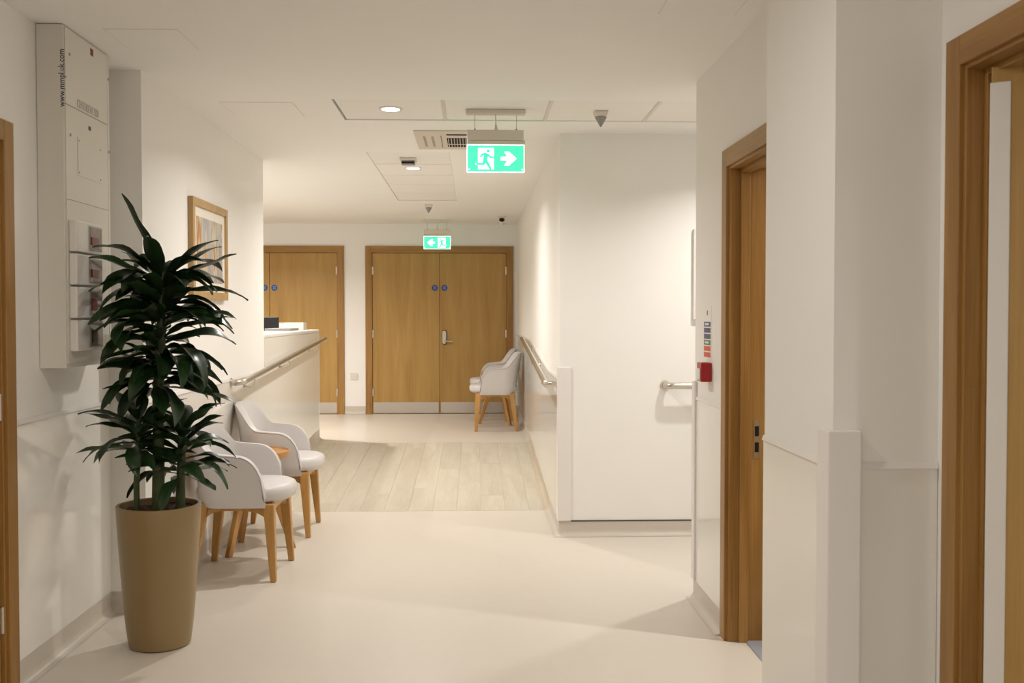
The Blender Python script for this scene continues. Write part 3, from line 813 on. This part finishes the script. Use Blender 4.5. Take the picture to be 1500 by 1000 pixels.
# ------------------------------------------------------------------ ARMCHAIRS
def make_chair(label, group):
    """faces +X; origin on the floor under the middle"""
    t = thing('armchair', (0, 0, 0), label, 'chair', group)
    # legs
    tops = {(1, 1): (0.195, 0.205), (1, -1): (0.195, -0.205), (-1, 1): (-0.165, 0.175), (-1, -1): (-0.165, -0.175)}
    feet = {(1, 1): (0.225, 0.245), (1, -1): (0.225, -0.245), (-1, 1): (-0.222, 0.235), (-1, -1): (-0.222, -0.235)}
    for k in tops:
        (tx, ty), (fx, fy) = tops[k], feet[k]
        a, b = 0.030, 0.016
        part(MB().hexa([(fx-b,fy-b,0),(fx+b,fy-b,0),(fx+b,fy+b,0),(fx-b,fy+b,0),(tx-a,ty-a,0.415),(tx+a,ty-a,0.415),(tx+a,ty+a,0.415),(tx-a,ty+a,0.415)]).obj('leg', 'leg', bevel=0.006, seg=3), t)
    def apron(p, q, th=0.026):
        p = Vector((p[0], p[1], 0)); q = Vector((q[0], q[1], 0)); d = q-p; n = Vector((-d.y, d.x, 0)).normalized()*th/2
        poly = [p + Vector((0, 0, 0.418)), q + Vector((0, 0, 0.418))]
        for i in range(13):
            f = 1 - i/12; e = abs(2*f-1)**4
            poly.append(p + d*f + Vector((0, 0, 0.375 - 0.06*e)))
        return part(MB().prism([v - n for v in poly], 2*n).obj('apron', 'leg', bevel=0.002), t)
    apron((-0.17, 0.18), (0.197, 0.207)); apron((-0.17, -0.18), (0.197, -0.207))
    apron((0.197, -0.207), (0.197, 0.207)); apron((-0.17, -0.18), (-0.17, 0.18))
    # seat cushion
    prof = [(0.001, 0.418), (0.90, 0.418), (0.975, 0.43), (1.0, 0.455), (0.995, 0.478), (0.96, 0.496), (0.88, 0.506), (0.6, 0.512), (0.3, 0.514), (0.001, 0.514)]
    part(MB().lathe(prof, (0.03, 0, 0), 48, sx=0.268, sy=0.252, power=2.6).obj('seat_cushion', 'seat', smooth=False), t)
    s = t.children[-1]
    for p in s.data.polygons: p.use_smooth = True
    # shell: a U-shaped sheet, low at the arms, high at the back
    NU, NV = 56, 10
    def plan(u):
        a = abs(u); sg = 1 if u >= 0 else -1
        # arc length style: back semicircle for a<.62, straight arms after
        if a < 0.62:
            th = a/0.62*math.pi/2
            x = -0.055 - 0.150*math.cos(th)**0.9; y = sg*0.262*math.sin(th)**0.92
            nx, ny = -math.cos(th), sg*math.sin(th)
        else:
            f = (a-0.62)/0.38
            x = -0.055 + 0.235*f; y = sg*(0.262 - 0.006*f*f); nx, ny = 0, sg
        return x, y, nx, ny
    def top(u):
        a = abs(u)
        s1 = lambda e0, e1, x: (lambda q: q*q*(3-2*q))(min(max((x-e0)/(e1-e0), 0), 1))
        z = 0.86 - 0.012*min(a/0.2, 1)**2 - 0.155*s1(0.16, 0.56, a) - 0.012*s1(0.5, 0.8, a)
        if a > 0.74:
            f = (a-0.74)/0.26
            z = 0.45 + (z-0.45)*math.sqrt(max(1-f**2.4, 0))
        return z
    m = MB(); rim = []
    for i in range(NU+1):
        u = -1 + 2*i/NU
        u = math.copysign(abs(u)**0.9, u)
        x, y, nx, ny = plan(u); zt = top(u)
        for j in range(NV+1):
            z = 0.405 + (zt-0.405)*j/NV
            back = max(0, 1-abs(u)/0.62)
            off = (z-0.42)*(0.05 + 0.12*back) - 0.012
            if z < 0.45: off -= (0.45-z)*0.35
            m.v.append((x+nx*off, y+ny*off, z))
        rim.append(Vector(m.v[-1]))
    for i in range(NU):
        for j in range(NV):
            n = i*(NV+1)+j; m.f.append((n, n+NV+1, n+NV+2, n+1))
    sh = part(m.obj('shell', 'seat'), t)
    for p in sh.data.polygons: p.use_smooth = True
    md = sh.modifiers.new('thick', 'SOLIDIFY'); md.thickness = 0.042; md.offset = 0
    md = sh.modifiers.new('round', 'BEVEL'); md.width = 0.014; md.segments = 3; md.limit_method = 'ANGLE'; md.angle_limit = math.radians(50)
    c = Vector((0, 0, 0))
    pp = []
    for v, i in zip(rim, range(NU+1)):
        u = -1 + 2*i/NU; u = math.copysign(abs(u)**0.9, u); x, y, nx, ny = plan(u)
        pp.append(v + Vector((nx*0.019, ny*0.019, -0.008)))
    MB().tube(pp, 0.0032, 6).obj('piping', 'piping', sh, smooth=True)
    return t
ch = make_chair('pale grey tub armchair on oak legs between the potted plant and side table', 'tub armchairs')
ch.location = (-1.30, 5.76, 0); ch.rotation_euler = (0, 0, math.radians(-1))
c2 = copy_tree(ch); c2.location = (-1.30, 6.85, 0); c2.rotation_euler = (0, 0, math.radians(1)); c2['label'] = 'pale grey tub armchair on oak legs between the side table and reception counter'
c3 = copy_tree(ch); c3.location = (0.24, 11.40, RISE); c3.rotation_euler = (0, 0, math.pi); c3['label'] = 'pale grey tub armchair under the handrail, in front of another armchair'
c4 = copy_tree(ch); c4.location = (0.24, 12.52, RISE); c4.rotation_euler = (0, 0, math.pi); c4['label'] = 'pale grey tub armchair next to the oak double doors, behind another armchair'

st = thing('side_table', (-1.345, 6.30, 0), 'small round oak side table between two armchairs, beside the potted plant', 'side table')
part(MB().lathe([(0.001, 0.563), (0.185, 0.563), (0.205, 0.571), (0.212, 0.590), (0.212, 0.605), (0.204, 0.607), (0.198, 0.597), (0.001, 0.597)], (0, 0, 0), 48).obj('table_top', 'tabletop', smooth=True), st)
part(MB().lathe([(0.001, 0.535), (0.07, 0.535), (0.09, 0.563), (0.001, 0.563)], (0, 0, 0), 32).obj('hub', 'leg', smooth=True), st)
for fx, fy in ((-0.11, -0.215), (-0.13, 0.19), (0.225, 0.025)):
    tx, ty = fx*0.22, fy*0.22
    d = Vector((fx, fy, 0)).normalized(); n = Vector((-d.y, d.x, 0))
    P = []
    for (cx, cy, z, a, b) in ((fx, fy, 0, 0.020, 0.015), (tx, ty, 0.55, 0.028, 0.02)):
        c = Vector((cx, cy, z)); P += [c-d*a-n*b, c+d*a-n*b, c+d*a+n*b, c-d*a+n*b]
    part(MB().hexa(P).obj('leg', 'leg', bevel=0.004, seg=2), st)

st2 = copy_tree(st); st2.location = (0.28, 11.96, RISE); st2.rotation_euler = (0, 0, math.pi)
st2['label'] = 'small round oak side table between the two armchairs at the oak doors'
# ------------------------------------------------------------------ POTTED PLANT
pl = thing('potted_plant', (-1.37, 4.48, 0), 'tall dark green dracaena with three canes in a taupe pot', 'plant')
PX, PY = -1.37, 4.48
RT, RB, PH = 0.178, 0.131, 0.615
prof = [(0.001, 0), (RB-0.012, 0), (RB-0.003, 0.006), (RB, 0.02)]
for i in range(1, 9):
    f = i/8; prof.append((RB + (RT-RB)*(f**0.75), 0.02 + (PH-0.028)*f))
prof += [(RT-0.002, PH-0.002), (RT-0.008, PH), (RT-0.015, PH-0.002), (RT-0.018, PH-0.05), (0.001, PH-0.05)]
pot = part(MB().lathe(prof, (0, 0, 0), 64).obj('pot', 'pot', smooth=True), pl)
sm = MB(); rr = random.Random(3)
rings = [(0.158*i/9) for i in range(1, 10)]
sm.v.append((0, 0, PH-0.02))
for r in rings:
    for j in range(36):
        a = 2*math.pi*j/36
        sm.v.append((r*math.cos(a), r*math.sin(a), PH-0.028+rr.uniform(-0.006, 0.008)))
for j in range(36): sm.f.append((0, 1+j, 1+(j+1) % 36))
for i in range(8):
    for j in range(36): sm.f.append((1+i*36+j, 1+i*36+(j+1) % 36, 1+(i+1)*36+(j+1) % 36, 1+(i+1)*36+j))
soil = sm.obj('soil', 'soil', pot); soil['kind'] = 'stuff'

def leaf_mesh(k):
    r = random.Random(100+k)
    m = MB(); NS = 12
    droop = (0.12, 0.28, 0.42, 0.55, 0.75, 0.95)[k % 6]
    W = r.uniform(0.22, 0.29); tw = r.uniform(-0.5, 0.5); bend = r.uniform(-0.08, 0.08)
    p = Vector((0, 0, 0)); ang = 0.0
    for i in range(NS+1):
        t = i/NS
        wd = W*0.5*(0.16 if t < 0.14 else 0.16 + 0.84*math.sin(min((t-0.14)/0.86, 1)*math.pi)**0.75 if t < 0.55 else max(math.sin((t-0.14)/0.86*math.pi), 0)**0.9)
        wd = max(wd, 0.002)
        if i:
            ang = -droop*(t**1.4)*1.5 + 0.12*math.sin(t*9+k)*(t > 0.4)
            p = p + Vector((math.cos(ang), 0, math.sin(ang)))/NS
        roll = tw*t
        for s in (-1, -0.5, 0, 0.5, 1):
            wave = 0.012*math.sin(t*14+s*2+k)*abs(s)
            yy = s*wd; zz = abs(s)*wd*0.35 + wave
            up = Vector((-math.sin(ang), 0, math.cos(ang)))
            q = p + Vector((0, 1, 0))*(yy*math.cos(roll)-zz*math.sin(roll)) + up*(yy*math.sin(roll)+zz*math.cos(roll)) + Vector((0, bend*t*t, 0))
            m.v.append(tuple(q))
    for i in range(NS):
        for j in range(4):
            n = i*5+j; m.f.append((n, n+5, n+6, n+1))
    me = m.mesh('leaf', 'leaf', True)
    return me
LM = [leaf_mesh(k) for k in range(12)]
def leaf(parent, base, az, el, length, k, roll=0.0):
    # keep clear of the wall panel and the wall: turn leaves that would hit them towards the open corridor
    for it in range(40):
        tx = PX + base[0] + math.cos(az)*math.cos(el)*length; ty = PY + base[1] + math.sin(az)*math.cos(el)*length
        lim = -1.555 if (ty > 4.10 and base[2] > 1.0) else -1.69
        if tx > lim: break
        c = math.sin(az)
        az += 0.07 if c <= 0.15 else -0.07
        length *= 0.992
    o = bpy.data.objects.new('leaf', LM[k % 12]); COL.objects.link(o); o.parent = parent
    o.location = base; o.scale = (length,)*3
    o.rotation_euler = (Matrix.Rotation(az, 3, 'Z') @ Matrix.Rotation(-el, 3, 'Y') @ Matrix.Rotation(roll, 3, 'X')).to_euler()
    return o
def cane(pts, r0, r1):
    k = len(pts)
    return part(MB().tube(pts, [r0 + (r1-r0)*i/(k-1) for i in range(k)], 12).obj('cane', 'cane', smooth=True), pl)
rl = random.Random(11)
def crown(parent, path, n, l0, l1, el0, el1, azoff=0.0, jitter=0.35, skip=None):
    """leaves spiral along path (list of points), low ones droop, high ones stand"""
    for i in range(n):
        f = i/(n-1)
        q = f*(len(path)-1); a = int(min(q, len(path)-2)); p = Vector(path[a]).lerp(Vector(path[a+1]), q-a)
        az = azoff + i*2.39996 + rl.uniform(-jitter, jitter)
        el = el0 + (el1-el0)*f + rl.uniform(-0.22, 0.22)
        L = (l0 + (l1-l0)*f)*rl.uniform(0.82, 1.12)
        kk = rl.randrange(12)
        leaf(parent, p, az, el, L, kk, rl.uniform(-0.5, 0.5))
main = cane([(0, -0.01, 0.57), (0.002, -0.005, 0.8), (0.0, 0.0, 1.1), (0.016, 0, 1.35), (0.022, 0, 1.62)], 0.027, 0.018)
crown(main, [(0.0, 0, 1.12), (0.006, 0, 1.18), (0.010, 0, 1.26)], 34, 0.31, 0.33, -0.05, 0.22)
crown(main, [(0.008, 0, 1.24), (0.012, 0, 1.33), (0.016, 0, 1.42)], 34, 0.33, 0.34, 0.05, 0.35, 0.5)
crown(main, [(0.016, 0, 1.40), (0.019, 0, 1.50), (0.022, 0, 1.60)], 38, 0.35, 0.33, 0.10, 0.62, 1.0)
# young short leaves close around the cane
crown(main, [(0.006, 0, 1.16), (0.012, 0, 1.35), (0.020, 0, 1.60)], 30, 0.20, 0.22, 0.5, 1.0, 2.0)
leaf(main, (0.02, -0.01, 1.60), math.pi+0.3, 1.22, 0.38, 0, 0.3)
leaf(main, (0.02, 0.0, 1.58), 0.3, 0.72, 0.30, 1, 0.2)
leaf(main, (0.02, 0.0, 1.56), math.pi+0.9, 0.50, 0.36, 1, -0.3)
leaf(main, (0.02, 0.0, 1.56), -0.2, 0.45, 0.36, 0, 0.3)
leaf(main, (0.02, 0.0, 1.54), math.pi+0.7, 0.25, 0.38, 2, 0.2)
leaf(main, (0.02, 0.0, 1.52), 0.1, 0.2, 0.38, 2, -0.2)
lc = cane([(-0.085, -0.03, 0.575), (-0.085, -0.03, 0.72), (-0.08, -0.02, 0.86), (-0.075, -0.02, 0.98)], 0.013, 0.011)
crown(lc, [(-0.083, -0.025, 0.84), (-0.075, -0.02, 0.98)], 30, 0.25, 0.23, -0.05, 0.75, 0.4)
rc2 = cane([(0.085, 0.02, 0.575), (0.09, 0.02, 0.7), (0.095, 0.02, 0.92)], 0.022, 0.016)
crown(rc2, [(0.088, 0.02, 0.72), (0.095, 0.02, 0.92)], 40, 0.27, 0.24, 0.0, 0.85, 2.1)
